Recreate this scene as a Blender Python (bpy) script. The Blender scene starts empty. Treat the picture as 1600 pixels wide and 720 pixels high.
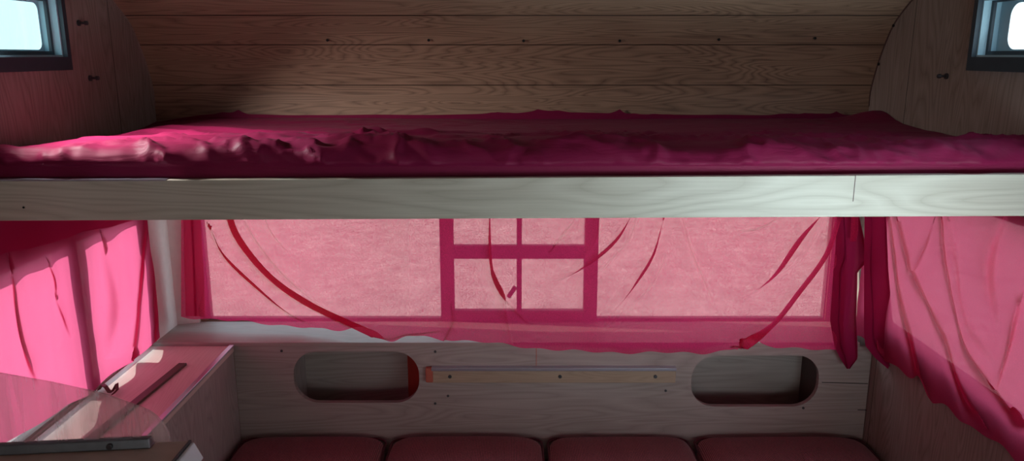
import bpy, math
import numpy as np
from mathutils import Vector, noise as mnoise

sc = bpy.context.scene
COL = sc.collection
R = math.radians

# ------------------------------------------------------------------ camera
F = 1200.0
TH = R(12.9)
CT, ST = math.cos(TH), math.sin(TH)
cam_d = bpy.data.cameras.new('camera')
cam_d.sensor_width = 36.0
cam_d.lens = 36.0 * F / 1600.0
cam_d.clip_start = 0.05
cam = bpy.data.objects.new('camera', cam_d)
COL.objects.link(cam)
cam.location = (0, 0, 0)
cam.rotation_euler = (R(90) - TH, 0, 0)
sc.camera = cam

# ------------------------------------------------------------------ exposure
sc.view_settings.view_transform = 'Standard'
sc.view_settings.look = 'None'
sc.view_settings.gamma = 1.0
sc.view_settings.use_curve_mapping = False
sc.view_settings.exposure = 0.12

# ------------------------------------------------------------------ world, sun, door light
world = bpy.data.worlds.new('sky')
sc.world = world
world.use_nodes = True
wn = world.node_tree.nodes
wl = world.node_tree.links
wn.clear()
w_out = wn.new('ShaderNodeOutputWorld')
w_bg = wn.new('ShaderNodeBackground')
w_tc = wn.new('ShaderNodeTexCoord')
w_sep = wn.new('ShaderNodeSeparateXYZ')
w_ramp = wn.new('ShaderNodeValToRGB')
w_ramp.color_ramp.elements[0].position = 0.45
w_ramp.color_ramp.elements[0].color = (0.86, 0.92, 0.92, 1)
w_ramp.color_ramp.elements[1].position = 0.95
w_ramp.color_ramp.elements[1].color = (0.60, 0.76, 0.95, 1)
w_add = wn.new('ShaderNodeMath'); w_add.operation = 'MULTIPLY_ADD'
w_add.inputs[1].default_value = 0.5; w_add.inputs[2].default_value = 0.5
wl.new(w_tc.outputs['Generated'], w_sep.inputs[0])
wl.new(w_sep.outputs['Z'], w_add.inputs[0])
wl.new(w_add.outputs[0], w_ramp.inputs[0])
wl.new(w_ramp.outputs[0], w_bg.inputs[0])
wl.new(w_bg.outputs[0], w_out.inputs[0])
w_bg.inputs[1].default_value = 2.0

SUN_DIR = Vector((1.0, -0.12, -0.40)).normalized()
sun_d = bpy.data.lights.new('sun', 'SUN')
sun_d.energy = 8.2
sun_d.angle = R(0.6)
sun_d.color = (1.0, 0.94, 0.86)
sun = bpy.data.objects.new('sun', sun_d)
COL.objects.link(sun)
sun.rotation_euler = SUN_DIR.to_track_quat('-Z', 'Y').to_euler()

def area(name, loc, direction, sx, sy, power, color, spread=180):
    d = bpy.data.lights.new(name, 'AREA')
    d.shape = 'RECTANGLE'; d.size = sx; d.size_y = sy
    d.energy = power; d.color = color; d.spread = R(spread)
    o = bpy.data.objects.new(name, d)
    COL.objects.link(o)
    o.location = loc
    o.rotation_euler = Vector(direction).to_track_quat('-Z', 'Z').to_euler()
    return o
# daylight through the open entrance door (right wall, behind the camera)
area('door_daylight', (0.965, -0.75, -0.90), (-1, 0.35, 0.05), 0.60, 0.95, 1.5, (0.80, 0.98, 1.0))
# added fill at an unseen opening, brightens the right of the bunk board
area('board_fill_light', (0.86, 0.42, -0.62), (-0.25, 1, 0.50), 0.50, 0.30, 3.3, (0.72, 0.94, 1.0), 85)
# daylight through the front end window behind the camera
area('front_window_daylight', (0.0, -1.78, -0.42), (0, 1, -0.05), 1.3, 0.42, 2.8, (1.0, 0.84, 0.72))
# daylight through the two small high windows
area('left_high_window_daylight', (-0.985, 1.415, 0.055), (1, 0.55, -0.9), 0.10, 0.085, 2.8, (1.0, 0.94, 0.92), 90)
area('right_high_window_daylight', (0.985, 1.25, 0.055), (-1, 0.5, -0.55), 0.34, 0.085, 0.8, (0.62, 0.80, 1.0))

# ------------------------------------------------------------------ pixel -> point helpers (frame 1600x720)
def ray(px, py):
    u = (px - 800.0) / F
    v = (360.0 - py) / F
    return u, CT + v * ST, -ST + v * CT
def atY(px, py, Y):
    u, a, b = ray(px, py); t = Y / a
    return Vector((u * t, Y, b * t))
def atZ(px, py, Z):
    u, a, b = ray(px, py); t = Z / b
    return Vector((u * t, a * t, Z))
def atX(px, py, X):
    u, a, b = ray(px, py); t = X / u
    return Vector((X, a * t, b * t))

# ------------------------------------------------------------------ main dimensions (metres, z = 0 at the lens)
HW = 0.975           # half width of the caravan
YR = 2.12            # rear wall
YF = -1.80           # front wall (behind the camera)
ZF = -1.45           # floor
ZS = -0.768          # rear shelf / side cabinet top
YP = 1.95            # seat back panel
BY = 1.36            # bunk front
PROFILE = [(YR, -0.136), (2.118, -0.09), (2.094, -0.025), (2.066, 0.025), (2.030, 0.074), (1.985, 0.108),
           (1.93, 0.140), (1.84, 0.180), (1.70, 0.225), (1.50, 0.265), (1.2, 0.295), (0.0, 0.33), (YF, 0.30)]

# ------------------------------------------------------------------ materials
def srgb(r, g, b):
    f = lambda c: (c / 255.0 / 12.92) if c / 255.0 <= 0.04045 else ((c / 255.0 + 0.055) / 1.055) ** 2.4
    return (f(r), f(g), f(b), 1.0)

def new_mat(name):
    m = bpy.data.materials.new(name)
    m.use_nodes = True
    m.node_tree.nodes.clear()
    return m, m.node_tree.nodes, m.node_tree.links

def plain(name, col, rough=0.5, metal=0.0, bump=0.0, bscale=60.0, var=0.08, spec=0.5):
    m, n, l = new_mat(name)
    out = n.new('ShaderNodeOutputMaterial'); p = n.new('ShaderNodeBsdfPrincipled')
    p.inputs['Roughness'].default_value = rough
    p.inputs['Metallic'].default_value = metal
    p.inputs['Specular IOR Level'].default_value = spec
    tc = n.new('ShaderNodeTexCoord'); nz = n.new('ShaderNodeTexNoise')
    nz.inputs['Scale'].default_value = bscale; nz.inputs['Detail'].default_value = 4
    l.new(tc.outputs['Object'], nz.inputs['Vector'])
    mx = n.new('ShaderNodeMix'); mx.data_type = 'RGBA'
    mx.inputs['A'].default_value = [c * (1 - var * 2) for c in col[:3]] + [1]
    mx.inputs['B'].default_value = [min(1, c * (1 + var * 2)) for c in col[:3]] + [1]
    l.new(nz.outputs['Fac'], mx.inputs['Factor'])
    l.new(mx.outputs['Result'], p.inputs['Base Color'])
    if bump:
        b = n.new('ShaderNodeBump'); b.inputs['Strength'].default_value = bump; b.inputs['Distance'].default_value = 0.002
        l.new(nz.outputs['Fac'], b.inputs['Height']); l.new(b.outputs[0], p.inputs['Normal'])
    l.new(p.outputs[0], out.inputs[0])
    return m

def wood(name, light, dark, axis='X', scale=1.0, line_axis=None, lines=(), line_w=0.0012, rough=0.55, contrast=1.0, rings=5.0, vlines=()):
    """procedural printed-plywood look: long grain along `axis` with cathedral rings and thin board joints"""
    m, n, l = new_mat(name)
    out = n.new('ShaderNodeOutputMaterial'); p = n.new('ShaderNodeBsdfPrincipled')
    p.inputs['Roughness'].default_value = rough
    p.inputs['Specular IOR Level'].default_value = 0.3
    tc = n.new('ShaderNodeTexCoord')
    # low frequency warp, used to make cathedral figures
    mp = n.new('ShaderNodeMapping')
    s = {'X': (1.3, 13.0, 13.0), 'Y': (9.0, 1.3, 9.0), 'Z': (9.0, 9.0, 1.3)}[axis]
    mp.inputs['Scale'].default_value = [v * scale for v in s]
    l.new(tc.outputs['Object'], mp.inputs['Vector'])
    n1 = n.new('ShaderNodeTexNoise'); n1.inputs['Scale'].default_value = 1.0
    n1.inputs['Detail'].default_value = 2.0; n1.inputs['Roughness'].default_value = 0.45
    n1.inputs['Distortion'].default_value = 0.35
    l.new(mp.outputs[0], n1.inputs['Vector'])
    mul = n.new('ShaderNodeMath'); mul.operation = 'MULTIPLY'; mul.inputs[1].default_value = rings * 6.0
    l.new(n1.outputs['Fac'], mul.inputs[0])
    sn = n.new('ShaderNodeMath'); sn.operation = 'PINGPONG'; sn.inputs[1].default_value = 0.5
    l.new(mul.outputs[0], sn.inputs[0])
    pw = n.new('ShaderNodeMath'); pw.operation = 'POWER'; pw.inputs[1].default_value = 0.6
    s2 = n.new('ShaderNodeMath'); s2.operation = 'MULTIPLY'; s2.inputs[1].default_value = 2.0
    l.new(sn.outputs[0], s2.inputs[0]); l.new(s2.outputs[0], pw.inputs[0])
    # fine fibre
    mp2 = n.new('ShaderNodeMapping')
    s = {'X': (6.0, 260.0, 260.0), 'Y': (260.0, 6.0, 260.0), 'Z': (260.0, 260.0, 6.0)}[axis]
    mp2.inputs['Scale'].default_value = s
    l.new(tc.outputs['Object'], mp2.inputs['Vector'])
    n2 = n.new('ShaderNodeTexNoise'); n2.inputs['Scale'].default_value = 1.0; n2.inputs['Detail'].default_value = 3
    l.new(mp2.outputs[0], n2.inputs['Vector'])
    # broad tone variation
    n3 = n.new('ShaderNodeTexNoise'); n3.inputs['Scale'].default_value = 3.0; n3.inputs['Detail'].default_value = 2
    l.new(tc.outputs['Object'], n3.inputs['Vector'])
    a1 = n.new('ShaderNodeMath'); a1.operation = 'MULTIPLY_ADD'; a1.inputs[1].default_value = 0.42 * contrast; a1.inputs[2].default_value = 0.0
    l.new(pw.outputs[0], a1.inputs[0])
    a2 = n.new('ShaderNodeMath'); a2.operation = 'MULTIPLY_ADD'; a2.inputs[1].default_value = 0.55 * contrast
    l.new(n2.outputs['Fac'], a2.inputs[0]); l.new(a1.outputs[0], a2.inputs[2])
    a3 = n.new('ShaderNodeMath'); a3.operation = 'MULTIPLY_ADD'; a3.inputs[1].default_value = 0.45
    l.new(n3.outputs['Fac'], a3.inputs[0]); l.new(a2.outputs[0], a3.inputs[2])
    rp = n.new('ShaderNodeValToRGB')
    rp.color_ramp.elements[0].position = 0.25; rp.color_ramp.elements[0].color = dark
    rp.color_ramp.elements[1].position = 0.95; rp.color_ramp.elements[1].color = light
    l.new(a3.outputs[0], rp.inputs[0])
    colour = rp.outputs[0]
    sep = n.new('ShaderNodeSeparateXYZ'); l.new(tc.outputs['Object'], sep.inputs[0])
    prev = None
    for ax, lst in ((line_axis, lines), ('Y', vlines)):
        for z in lst:
            c = n.new('ShaderNodeMath'); c.operation = 'COMPARE'
            c.inputs[1].default_value = z; c.inputs[2].default_value = line_w
            l.new(sep.outputs[ax], c.inputs[0])
            if prev is None: prev = c.outputs[0]
            else:
                mm = n.new('ShaderNodeMath'); mm.operation = 'MAXIMUM'
                l.new(prev, mm.inputs[0]); l.new(c.outputs[0], mm.inputs[1]); prev = mm.outputs[0]
    if prev is not None:
        mx = n.new('ShaderNodeMix'); mx.data_type = 'RGBA'
        l.new(prev, mx.inputs['Factor']); l.new(colour, mx.inputs['A'])
        mx.inputs['B'].default_value = [c * 0.18 for c in dark[:3]] + [1]
        colour = mx.outputs['Result']
    l.new(colour, p.inputs['Base Color'])
    b = n.new('ShaderNodeBump'); b.inputs['Strength'].default_value = 0.25; b.inputs['Distance'].default_value = 0.0006
    l.new(a2.outputs[0], b.inputs['Height']); l.new(b.outputs[0], p.inputs['Normal'])
    l.new(p.outputs[0], out.inputs[0])
    return m

def thin_cloth(name, refl, trans, see, see_fac, weave=0.5, scale=420.0):
    """loosely woven translucent curtain cloth: part reflects, part scatters light through, part lets one see through"""
    m, n, l = new_mat(name)
    out = n.new('ShaderNodeOutputMaterial')
    tc = n.new('ShaderNodeTexCoord')
    nz = n.new('ShaderNodeTexNoise'); nz.inputs['Scale'].default_value = scale; nz.inputs['Detail'].default_value = 2
    l.new(tc.outputs['Object'], nz.inputs['Vector'])
    nb = n.new('ShaderNodeTexNoise'); nb.inputs['Scale'].default_value = 5.0; nb.inputs['Detail'].default_value = 3
    l.new(tc.outputs['Object'], nb.inputs['Vector'])
    d = n.new('ShaderNodeBsdfDiffuse'); d.inputs['Color'].default_value = refl
    t = n.new('ShaderNodeBsdfTranslucent'); t.inputs['Color'].default_value = trans
    tr = n.new('ShaderNodeBsdfTransparent'); tr.inputs['Color'].default_value = see
    bp = n.new('ShaderNodeBump'); bp.inputs['Strength'].default_value = 0.35; bp.inputs['Distance'].default_value = 0.0012
    l.new(nz.outputs['Fac'], bp.inputs['Height'])
    l.new(bp.outputs[0], d.inputs['Normal'])
    ad = n.new('ShaderNodeAddShader'); l.new(d.outputs[0], ad.inputs[0]); l.new(t.outputs[0], ad.inputs[1])
    mr = n.new('ShaderNodeMapRange')
    mr.inputs['From Min'].default_value = 0.3; mr.inputs['From Max'].default_value = 0.7
    mr.inputs['To Min'].default_value = see_fac * (1 - weave); mr.inputs['To Max'].default_value = see_fac * (1 + weave)
    l.new(nz.outputs['Fac'], mr.inputs['Value'])
    m2 = n.new('ShaderNodeMath'); m2.operation = 'MULTIPLY_ADD'; m2.inputs[1].default_value = 0.4 * see_fac; m2.inputs[2].default_value = -0.2 * see_fac
    l.new(nb.outputs['Fac'], m2.inputs[0])
    m3 = n.new('ShaderNodeMath'); m3.operation = 'ADD'; m3.use_clamp = True
    l.new(m2.outputs[0], m3.inputs[0]); l.new(mr.outputs[0], m3.inputs[1])
    mix = n.new('ShaderNodeMixShader')
    l.new(m3.outputs[0], mix.inputs[0]); l.new(ad.outputs[0], mix.inputs[1]); l.new(tr.outputs[0], mix.inputs[2])
    l.new(mix.outputs[0], out.inputs[0])
    return m

def sheet_mat(name, col, sheen=0.02):
    m, n, l = new_mat(name)
    out = n.new('ShaderNodeOutputMaterial'); p = n.new('ShaderNodeBsdfPrincipled')
    p.inputs['Roughness'].default_value = 0.55
    p.inputs['Specular IOR Level'].default_value = 0.12
    p.inputs['Sheen Weight'].default_value = sheen
    p.inputs['Sheen Roughness'].default_value = 0.4
    p.inputs['Sheen Tint'].default_value = (1.0, 0.60, 0.75, 1)
    p.inputs['Base Color'].default_value = col
    tc = n.new('ShaderNodeTexCoord')
    mp = n.new('ShaderNodeMapping'); mp.inputs['Scale'].default_value = (4, 14, 14)
    l.new(tc.outputs['Object'], mp.inputs['Vector'])
    nz = n.new('ShaderNodeTexNoise'); nz.inputs['Scale'].default_value = 1.5; nz.inputs['Detail'].default_value = 5
    nz.inputs['Distortion'].default_value = 1.2
    l.new(mp.outputs[0], nz.inputs['Vector'])
    b = n.new('ShaderNodeBump'); b.inputs['Strength'].default_value = 0.35; b.inputs['Distance'].default_value = 0.012
    l.new(nz.outputs['Fac'], b.inputs['Height']); l.new(b.outputs[0], p.inputs['Normal'])
    l.new(p.outputs[0], out.inputs[0])
    return m

def corduroy(name, col):
    m, n, l = new_mat(name)
    out = n.new('ShaderNodeOutputMaterial'); p = n.new('ShaderNodeBsdfPrincipled')
    p.inputs['Roughness'].default_value = 0.9
    p.inputs['Sheen Weight'].default_value = 0.25
    p.inputs['Specular IOR Level'].default_value = 0.1
    tc = n.new('ShaderNodeTexCoord')
    w = n.new('ShaderNodeTexWave'); w.wave_type = 'BANDS'; w.bands_direction = 'X'
    w.inputs['Scale'].default_value = 75.0; w.inputs['Distortion'].default_value = 1.2; w.inputs['Detail'].default_value = 2
    w.inputs['Detail Scale'].default_value = 3
    l.new(tc.outputs['Object'], w.inputs['Vector'])
    nz = n.new('ShaderNodeTexNoise'); nz.inputs['Scale'].default_value = 260; l.new(tc.outputs['Object'], nz.inputs['Vector'])
    mu = n.new('ShaderNodeMath'); mu.operation = 'MULTIPLY'
    l.new(w.outputs['Fac'], mu.inputs[0]); l.new(nz.outputs['Fac'], mu.inputs[1])
    rp = n.new('ShaderNodeValToRGB')
    rp.color_ramp.elements[0].position = 0.08; rp.color_ramp.elements[0].color = [c * 0.45 for c in col[:3]] + [1]
    rp.color_ramp.elements[1].position = 0.5; rp.color_ramp.elements[1].color = [min(1, c * 1.5) for c in col[:3]] + [1]
    l.new(mu.outputs[0], rp.inputs[0]); l.new(rp.outputs[0], p.inputs['Base Color'])
    b = n.new('ShaderNodeBump'); b.inputs['Strength'].default_value = 0.6; b.inputs['Distance'].default_value = 0.002
    l.new(w.outputs['Fac'], b.inputs['Height']); l.new(b.outputs[0], p.inputs['Normal'])
    l.new(p.outputs[0], out.inputs[0])
    return m

def pane_mat(name, tint, haze, haze_col, gloss=0.06, streak=None):
    m, n, l = new_mat(name)
    out = n.new('ShaderNodeOutputMaterial')
    tr = n.new('ShaderNodeBsdfTransparent'); tr.inputs['Color'].default_value = tint
    gl = n.new('ShaderNodeBsdfGlossy'); gl.inputs['Roughness'].default_value = 0.08
    t = n.new('ShaderNodeBsdfTranslucent'); t.inputs['Color'].default_value = haze_col
    d = n.new('ShaderNodeBsdfDiffuse'); d.inputs['Color'].default_value = haze_col
    tc = n.new('ShaderNodeTexCoord')
    hz = n.new('ShaderNodeMixShader'); hz.inputs[0].default_value = 0.5
    l.new(t.outputs[0], hz.inputs[1]); l.new(d.outputs[0], hz.inputs[2])
    mp = n.new('ShaderNodeMapping'); mp.inputs['Rotation'].default_value = (0, R(35), 0)
    mp.inputs['Scale'].default_value = (60, 60, 5)
    l.new(tc.outputs['Object'], mp.inputs['Vector'])
    nz = n.new('ShaderNodeTexNoise'); nz.inputs['Scale'].default_value = 1.0; nz.inputs['Detail'].default_value = 6
    l.new(mp.outputs[0], nz.inputs['Vector'])
    mr = n.new('ShaderNodeMapRange'); mr.inputs['From Min'].default_value = 0.35; mr.inputs['From Max'].default_value = 0.7
    mr.inputs['To Min'].default_value = haze * 0.7; mr.inputs['To Max'].default_value = haze * 1.4
    l.new(nz.outputs['Fac'], mr.inputs['Value'])
    m1 = n.new('ShaderNodeMixShader'); l.new(mr.outputs[0], m1.inputs[0]); l.new(tr.outputs[0], m1.inputs[1]); l.new(hz.outputs[0], m1.inputs[2])
    m2 = n.new('ShaderNodeMixShader'); m2.inputs[0].default_value = gloss
    l.new(m1.outputs[0], m2.inputs[1]); l.new(gl.outputs[0], m2.inputs[2])
    l.new(m2.outputs[0], out.inputs[0])
    return m

M = {}
# joints between the printed boards of the rear lining: heights from the photo
def prof_at(py):
    """point on the curved rear lining seen at pixel row py (x = 800)"""
    u, a, b = ray(800, py)
    for (y0, z0), (y1, z1) in zip([(YR, -2.0)] + PROFILE, PROFILE):
        # intersect ray with segment
        den = (y1 - y0) * b - (z1 - z0) * a
        if abs(den) < 1e-9: continue
        s = (-(y0) * b + z0 * a) / den
        if -1e-6 <= s <= 1 + 1e-6:
            return Vector((0, y0 + s * (y1 - y0), z0 + s * (z1 - z0)))
    return None
joint_z = [prof_at(p).z for p in (24, 70, 133)] + [-0.62, -0.79]
M['lining'] = wood('oak_print_lining', (0.35, 0.215, 0.145, 1), (0.11, 0.062, 0.042, 1), 'X', 1.0, 'Z', joint_z, 0.0010, contrast=1.1, rings=5)
M['panel'] = wood('pale_board_panel', (0.54, 0.455, 0.43, 1), (0.30, 0.24, 0.215, 1), 'X', 0.9, 'Z', (), contrast=0.6, rings=3)
M['sidewall'] = wood('side_wall_board', (0.36, 0.27, 0.24, 1), (0.18, 0.13, 0.108, 1), 'Z', 1.0, 'Z', (), 0.0012, contrast=0.9, vlines=(1.925,))
M['bunkboard'] = wood('bunk_board_wood', (0.66, 0.62, 0.54, 1), (0.38, 0.335, 0.27, 1), 'X', 0.8, 'Z', (), contrast=0.65, rough=0.45, rings=3)
M['shelf'] = wood('shelf_board', (0.50, 0.42, 0.39, 1), (0.33, 0.26, 0.23, 1), 'X', 1.0, contrast=0.5)
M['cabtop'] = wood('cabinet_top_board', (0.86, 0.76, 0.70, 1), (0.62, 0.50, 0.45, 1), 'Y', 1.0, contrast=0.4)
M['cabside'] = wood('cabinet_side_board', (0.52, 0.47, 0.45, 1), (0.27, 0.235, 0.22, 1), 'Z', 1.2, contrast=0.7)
M['ceil'] = plain('ceiling_board', (0.35, 0.27, 0.20, 1), 0.7)
M['floor'] = wood('floor_board', (0.16, 0.10, 0.07, 1), (0.07, 0.04, 0.03, 1), 'Y', 1.0)
M['counter'] = plain('worktop_laminate', (0.66, 0.53, 0.47, 1), 0.4, bump=0.1, var=0.12, bscale=30)
M['white'] = plain('white_edge_band', (0.80, 0.85, 0.95, 1), 0.35, var=0.02)
M['darkmetal'] = plain('grey_anodised_metal', (0.20, 0.22, 0.25, 1), 0.35, 0.8, var=0.1)
M['alu'] = plain('aluminium', (0.62, 0.60, 0.72, 1), 0.3, 0.9, var=0.03)
M['steel'] = plain('dull_steel', (0.10, 0.10, 0.11, 1), 0.4, 0.7)
M['black'] = plain('black_hole', (0.01, 0.008, 0.008, 1), 0.9)
M['winframe'] = plain('dark_window_frame', (0.035, 0.05, 0.065, 1), 0.45)
M['reveal'] = plain('pale_window_reveal', (0.42, 0.62, 0.70, 1), 0.4, var=0.02)
M['rubber'] = plain('window_rubber', (0.10, 0.09, 0.09, 1), 0.6)
M['cornerpost'] = plain('pale_corner_board', (0.80, 0.68, 0.66, 1), 0.5, var=0.04)
M['track'] = plain('brown_track', (0.10, 0.045, 0.04, 1), 0.5)
M['leather'] = plain('brown_leather', (0.12, 0.035, 0.03, 1), 0.5)
M['redpaint'] = plain('red_stained_board', (0.42, 0.035, 0.02, 1), 0.5)
M['redcap'] = plain('red_brown_cap', (0.50, 0.12, 0.08, 1), 0.5)
M['batten'] = wood('batten_wood', (0.60, 0.45, 0.33, 1), (0.36, 0.25, 0.18, 1), 'X', 1.0, contrast=0.5)
M['ground'] = plain('gravel_ground', (0.68, 0.62, 0.56, 1), 0.9, bscale=6.0, var=0.25)
M['sheet'] = sheet_mat('crimson_sheet', (0.18, 0.008, 0.045, 1))
M['cushion'] = corduroy('burgundy_corduroy', (0.30, 0.075, 0.095, 1))
M['cushion_pipe'] = plain('cushion_piping', (0.10, 0.02, 0.03, 1), 0.8)
M['rear_cloth'] = thin_cloth('rear_curtain_cloth', (0.30, 0.012, 0.055, 1), (0.42, 0.020, 0.086, 1), (1.0, 0.58, 0.56, 1), 0.27)
M['left_cloth'] = thin_cloth('left_curtain_cloth', (0.34, 0.014, 0.07, 1), (0.35, 0.058, 0.125, 1), (1.0, 0.45, 0.55, 1), 0.02)
M['shaded_cloth'] = thin_cloth('shaded_doubled_cloth', (0.20, 0.006, 0.035, 1), (0.10, 0.004, 0.02, 1), (1.0, 0.3, 0.4, 1), 0.02)  # doubled cloth, coloured darker in place of missing backlight
M['right_cloth'] = thin_cloth('right_curtain_cloth', (0.30, 0.016, 0.06, 1), (0.37, 0.046, 0.095, 1), (1.0, 0.42, 0.50, 1), 0.09)
M['glass'] = pane_mat('window_glass', (0.90, 0.97, 0.98, 1), 0.06, (0.85, 0.95, 1.0, 1))
M['frosted'] = pane_mat('old_acrylic_pane', (0.64, 0.78, 0.79, 1), 0.15, (0.75, 0.93, 1.0, 1))
M['lid'] = pane_mat('scratched_acrylic_lid', (0.96, 0.92, 0.92, 1), 0.27, (0.85, 0.80, 0.80, 1), 0.05)

# ------------------------------------------------------------------ mesh helpers
def link(name, me, mat, parent=None, loc=None, smooth=False):
    o = bpy.data.objects.new(name, me)
    COL.objects.link(o)
    for mm in (mat if isinstance(mat, (list, tuple)) else [mat]):
        me.materials.append(mm)
    if smooth:
        for p in me.polygons: p.use_smooth = True
    if loc is not None: o.location = loc
    if parent is not None: o.parent = parent
    return o

class MB:
    def __init__(s): s.v = []; s.f = []
    def add(s, vs, fs):
        k = len(s.v); s.v += [tuple(a) for a in vs]; s.f += [tuple(i + k for i in f) for f in fs]; return s
    def box(s, a, b):
        x0, y0, z0 = a; x1, y1, z1 = b
        return s.hexa([(x0, y0, z0), (x1, y0, z0), (x1, y1, z0), (x0, y1, z0), (x0, y0, z1), (x1, y0, z1), (x1, y1, z1), (x0, y1, z1)])
    def hexa(s, p):
        return s.add(p, [(0, 3, 2, 1), (4, 5, 6, 7), (0, 1, 5, 4), (1, 2, 6, 5), (2, 3, 7, 6), (3, 0, 4, 7)])
    def prism(s, poly, axis, a, b):
        """poly: 2-D outline in the two other axes (in xyz order), extruded along axis from a to b"""
        def put(p, t):
            q = list(p); q.insert('XYZ'.index(axis), t); return tuple(q)
        n = len(poly)
        return s.add([put(p, a) for p in poly] + [put(p, b) for p in poly],
                     [tuple(range(n)), tuple(range(2 * n - 1, n - 1, -1))] + [(i, i + n, (i + 1) % n + n, (i + 1) % n) for i in range(n)])
    def cyl(s, c, r, h, axis='Y', n=20, r2=None):
        r2 = r if r2 is None else r2
        vs = []
        for t, rr in ((0, r), (h, r2)):
            for i in range(n):
                a = 2 * math.pi * i / n
                p = [rr * math.cos(a), rr * math.sin(a)]; p.insert('XYZ'.index(axis), t)
                vs.append((c[0] + p[0], c[1] + p[1], c[2] + p[2]))
        return s.add(vs, [tuple(range(n)), tuple(range(2 * n - 1, n - 1, -1))] + [(i, i + n, (i + 1) % n + n, (i + 1) % n) for i in range(n)])
    def build(s, name, mat, parent=None, bevel=0.0, smooth=False, loc=None, seg=2):
        me = bpy.data.meshes.new(name)
        vs = s.v
        if loc is not None: vs = [(a - loc[0], b - loc[1], c - loc[2]) for a, b, c in vs]
        elif parent is not None:
            L = parent.location; vs = [(a - L[0], b - L[1], c - L[2]) for a, b, c in vs]
        me.from_pydata(vs, [], s.f); me.update()
        import bmesh
        bm = bmesh.new(); bm.from_mesh(me); bmesh.ops.recalc_face_normals(bm, faces=bm.faces)
        if bevel:
            ed = [e for e in bm.edges if len(e.link_faces) == 2 and e.calc_face_angle(0) > 0.5]
            bmesh.ops.bevel(bm, geom=ed, offset=bevel, segments=seg, affect='EDGES', profile=0.5, clamp_overlap=True)
        bm.to_mesh(me); bm.free()
        return link(name, me, mat, parent, loc, smooth)

def tag(o, label=None, cat=None, group=None, kind=None):
    if label: o['label'] = label
    if cat: o['category'] = cat
    if group: o['group'] = group
    if kind: o['kind'] = kind
    return o
def empty(name, loc=(0, 0, 0)):
    o = bpy.data.objects.new(name, None); COL.objects.link(o); o.location = loc; o.empty_display_size = 0.05
    return o
def struct(o, label=None):
    return tag(o, label, kind='structure')

def grid_mesh(name, P, mat, parent=None, loc=None, smooth=True, mask=None, thick=0.0, origin=None):
    """P: array (n, m, 3)"""
    n, m, _ = P.shape
    V = P.reshape(-1, 3)
    if origin is not None: V = V - np.array(origin)
    idx = np.arange(n * m).reshape(n, m)
    a = idx[:-1, :-1]; b = idx[1:, :-1]; c = idx[1:, 1:]; d = idx[:-1, 1:]
    Fc = np.stack([a, b, c, d], -1)
    if mask is not None: Fc = Fc[mask]
    Fc = Fc.reshape(-1, 4)
    me = bpy.data.meshes.new(name)
    me.from_pydata(V.tolist(), [], Fc.tolist()); me.update()
    o = link(name, me, mat, parent, origin, smooth)
    if thick:
        s = o.modifiers.new('thickness', 'SOLIDIFY'); s.thickness = thick; s.offset = 0
    return o

def holed_prism(mb, outer_lo, outer_hi, holes, axis, a, b):
    """rectangular plate with rectangular holes; coordinates in the two other axes"""
    us = sorted(set([outer_lo[0], outer_hi[0]] + [h[0] for h in holes] + [h[2] for h in holes]))
    vs = sorted(set([outer_lo[1], outer_hi[1]] + [h[1] for h in holes] + [h[3] for h in holes]))
    def solid(i, j):
        if not (0 <= i < len(us) - 1 and 0 <= j < len(vs) - 1): return False
        cu = (us[i] + us[i + 1]) / 2; cv = (vs[j] + vs[j + 1]) / 2
        return not any(h[0] < cu < h[2] and h[1] < cv < h[3] for h in holes)
    ax = 'XYZ'.index(axis)
    def put(u, v, t):
        q = [u, v]; q.insert(ax, t); return tuple(q)
    for i in range(len(us) - 1):
        for j in range(len(vs) - 1):
            if not solid(i, j): continue
            u0, u1, v0, v1 = us[i], us[i + 1], vs[j], vs[j + 1]
            for t in (a, b):
                mb.add([put(u0, v0, t), put(u1, v0, t), put(u1, v1, t), put(u0, v1, t)], [(0, 1, 2, 3)])
            if not solid(i - 1, j): mb.add([put(u0, v0, a), put(u0, v1, a), put(u0, v1, b), put(u0, v0, b)], [(0, 1, 2, 3)])
            if not solid(i + 1, j): mb.add([put(u1, v0, a), put(u1, v1, a), put(u1, v1, b), put(u1, v0, b)], [(0, 1, 2, 3)])
            if not solid(i, j - 1): mb.add([put(u0, v0, a), put(u1, v0, a), put(u1, v0, b), put(u0, v0, b)], [(0, 1, 2, 3)])
            if not solid(i, j + 1): mb.add([put(u0, v1, a), put(u1, v1, a), put(u1, v1, b), put(u0, v1, b)], [(0, 1, 2, 3)])
    return mb

def weld(o, d=0.0001):
    import bmesh
    bm = bmesh.new(); bm.from_mesh(o.data); bmesh.ops.remove_doubles(bm, verts=bm.verts, dist=d)
    bmesh.ops.recalc_face_normals(bm, faces=bm.faces); bm.to_mesh(o.data); bm.free()

def rrect(cx, cz, w, h, r, n=10):
    pts = []
    for sx, sz, a0 in ((1, 1, 0), (-1, 1, 90), (-1, -1, 180), (1, -1, 270)):
        for i in range(n + 1):
            a = R(a0 + 90.0 * i / n)
            pts.append((cx + sx * (w / 2 - r) + r * math.cos(a), cz + sz * (h / 2 - r) + r * math.sin(a)))
    return pts

# ------------------------------------------------------------------ SETTING
g = MB().box((-30, -30, -1.95), (30, 30, -1.90)).build('ground', M['ground']); struct(g, 'pale gravel ground outside the caravan')
struct(MB().box((-HW - .03, YF - .03, ZF - .03), (HW + .03, YR + .03, ZF)).build('floor', M['floor']), 'dark floor of the caravan')

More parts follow.
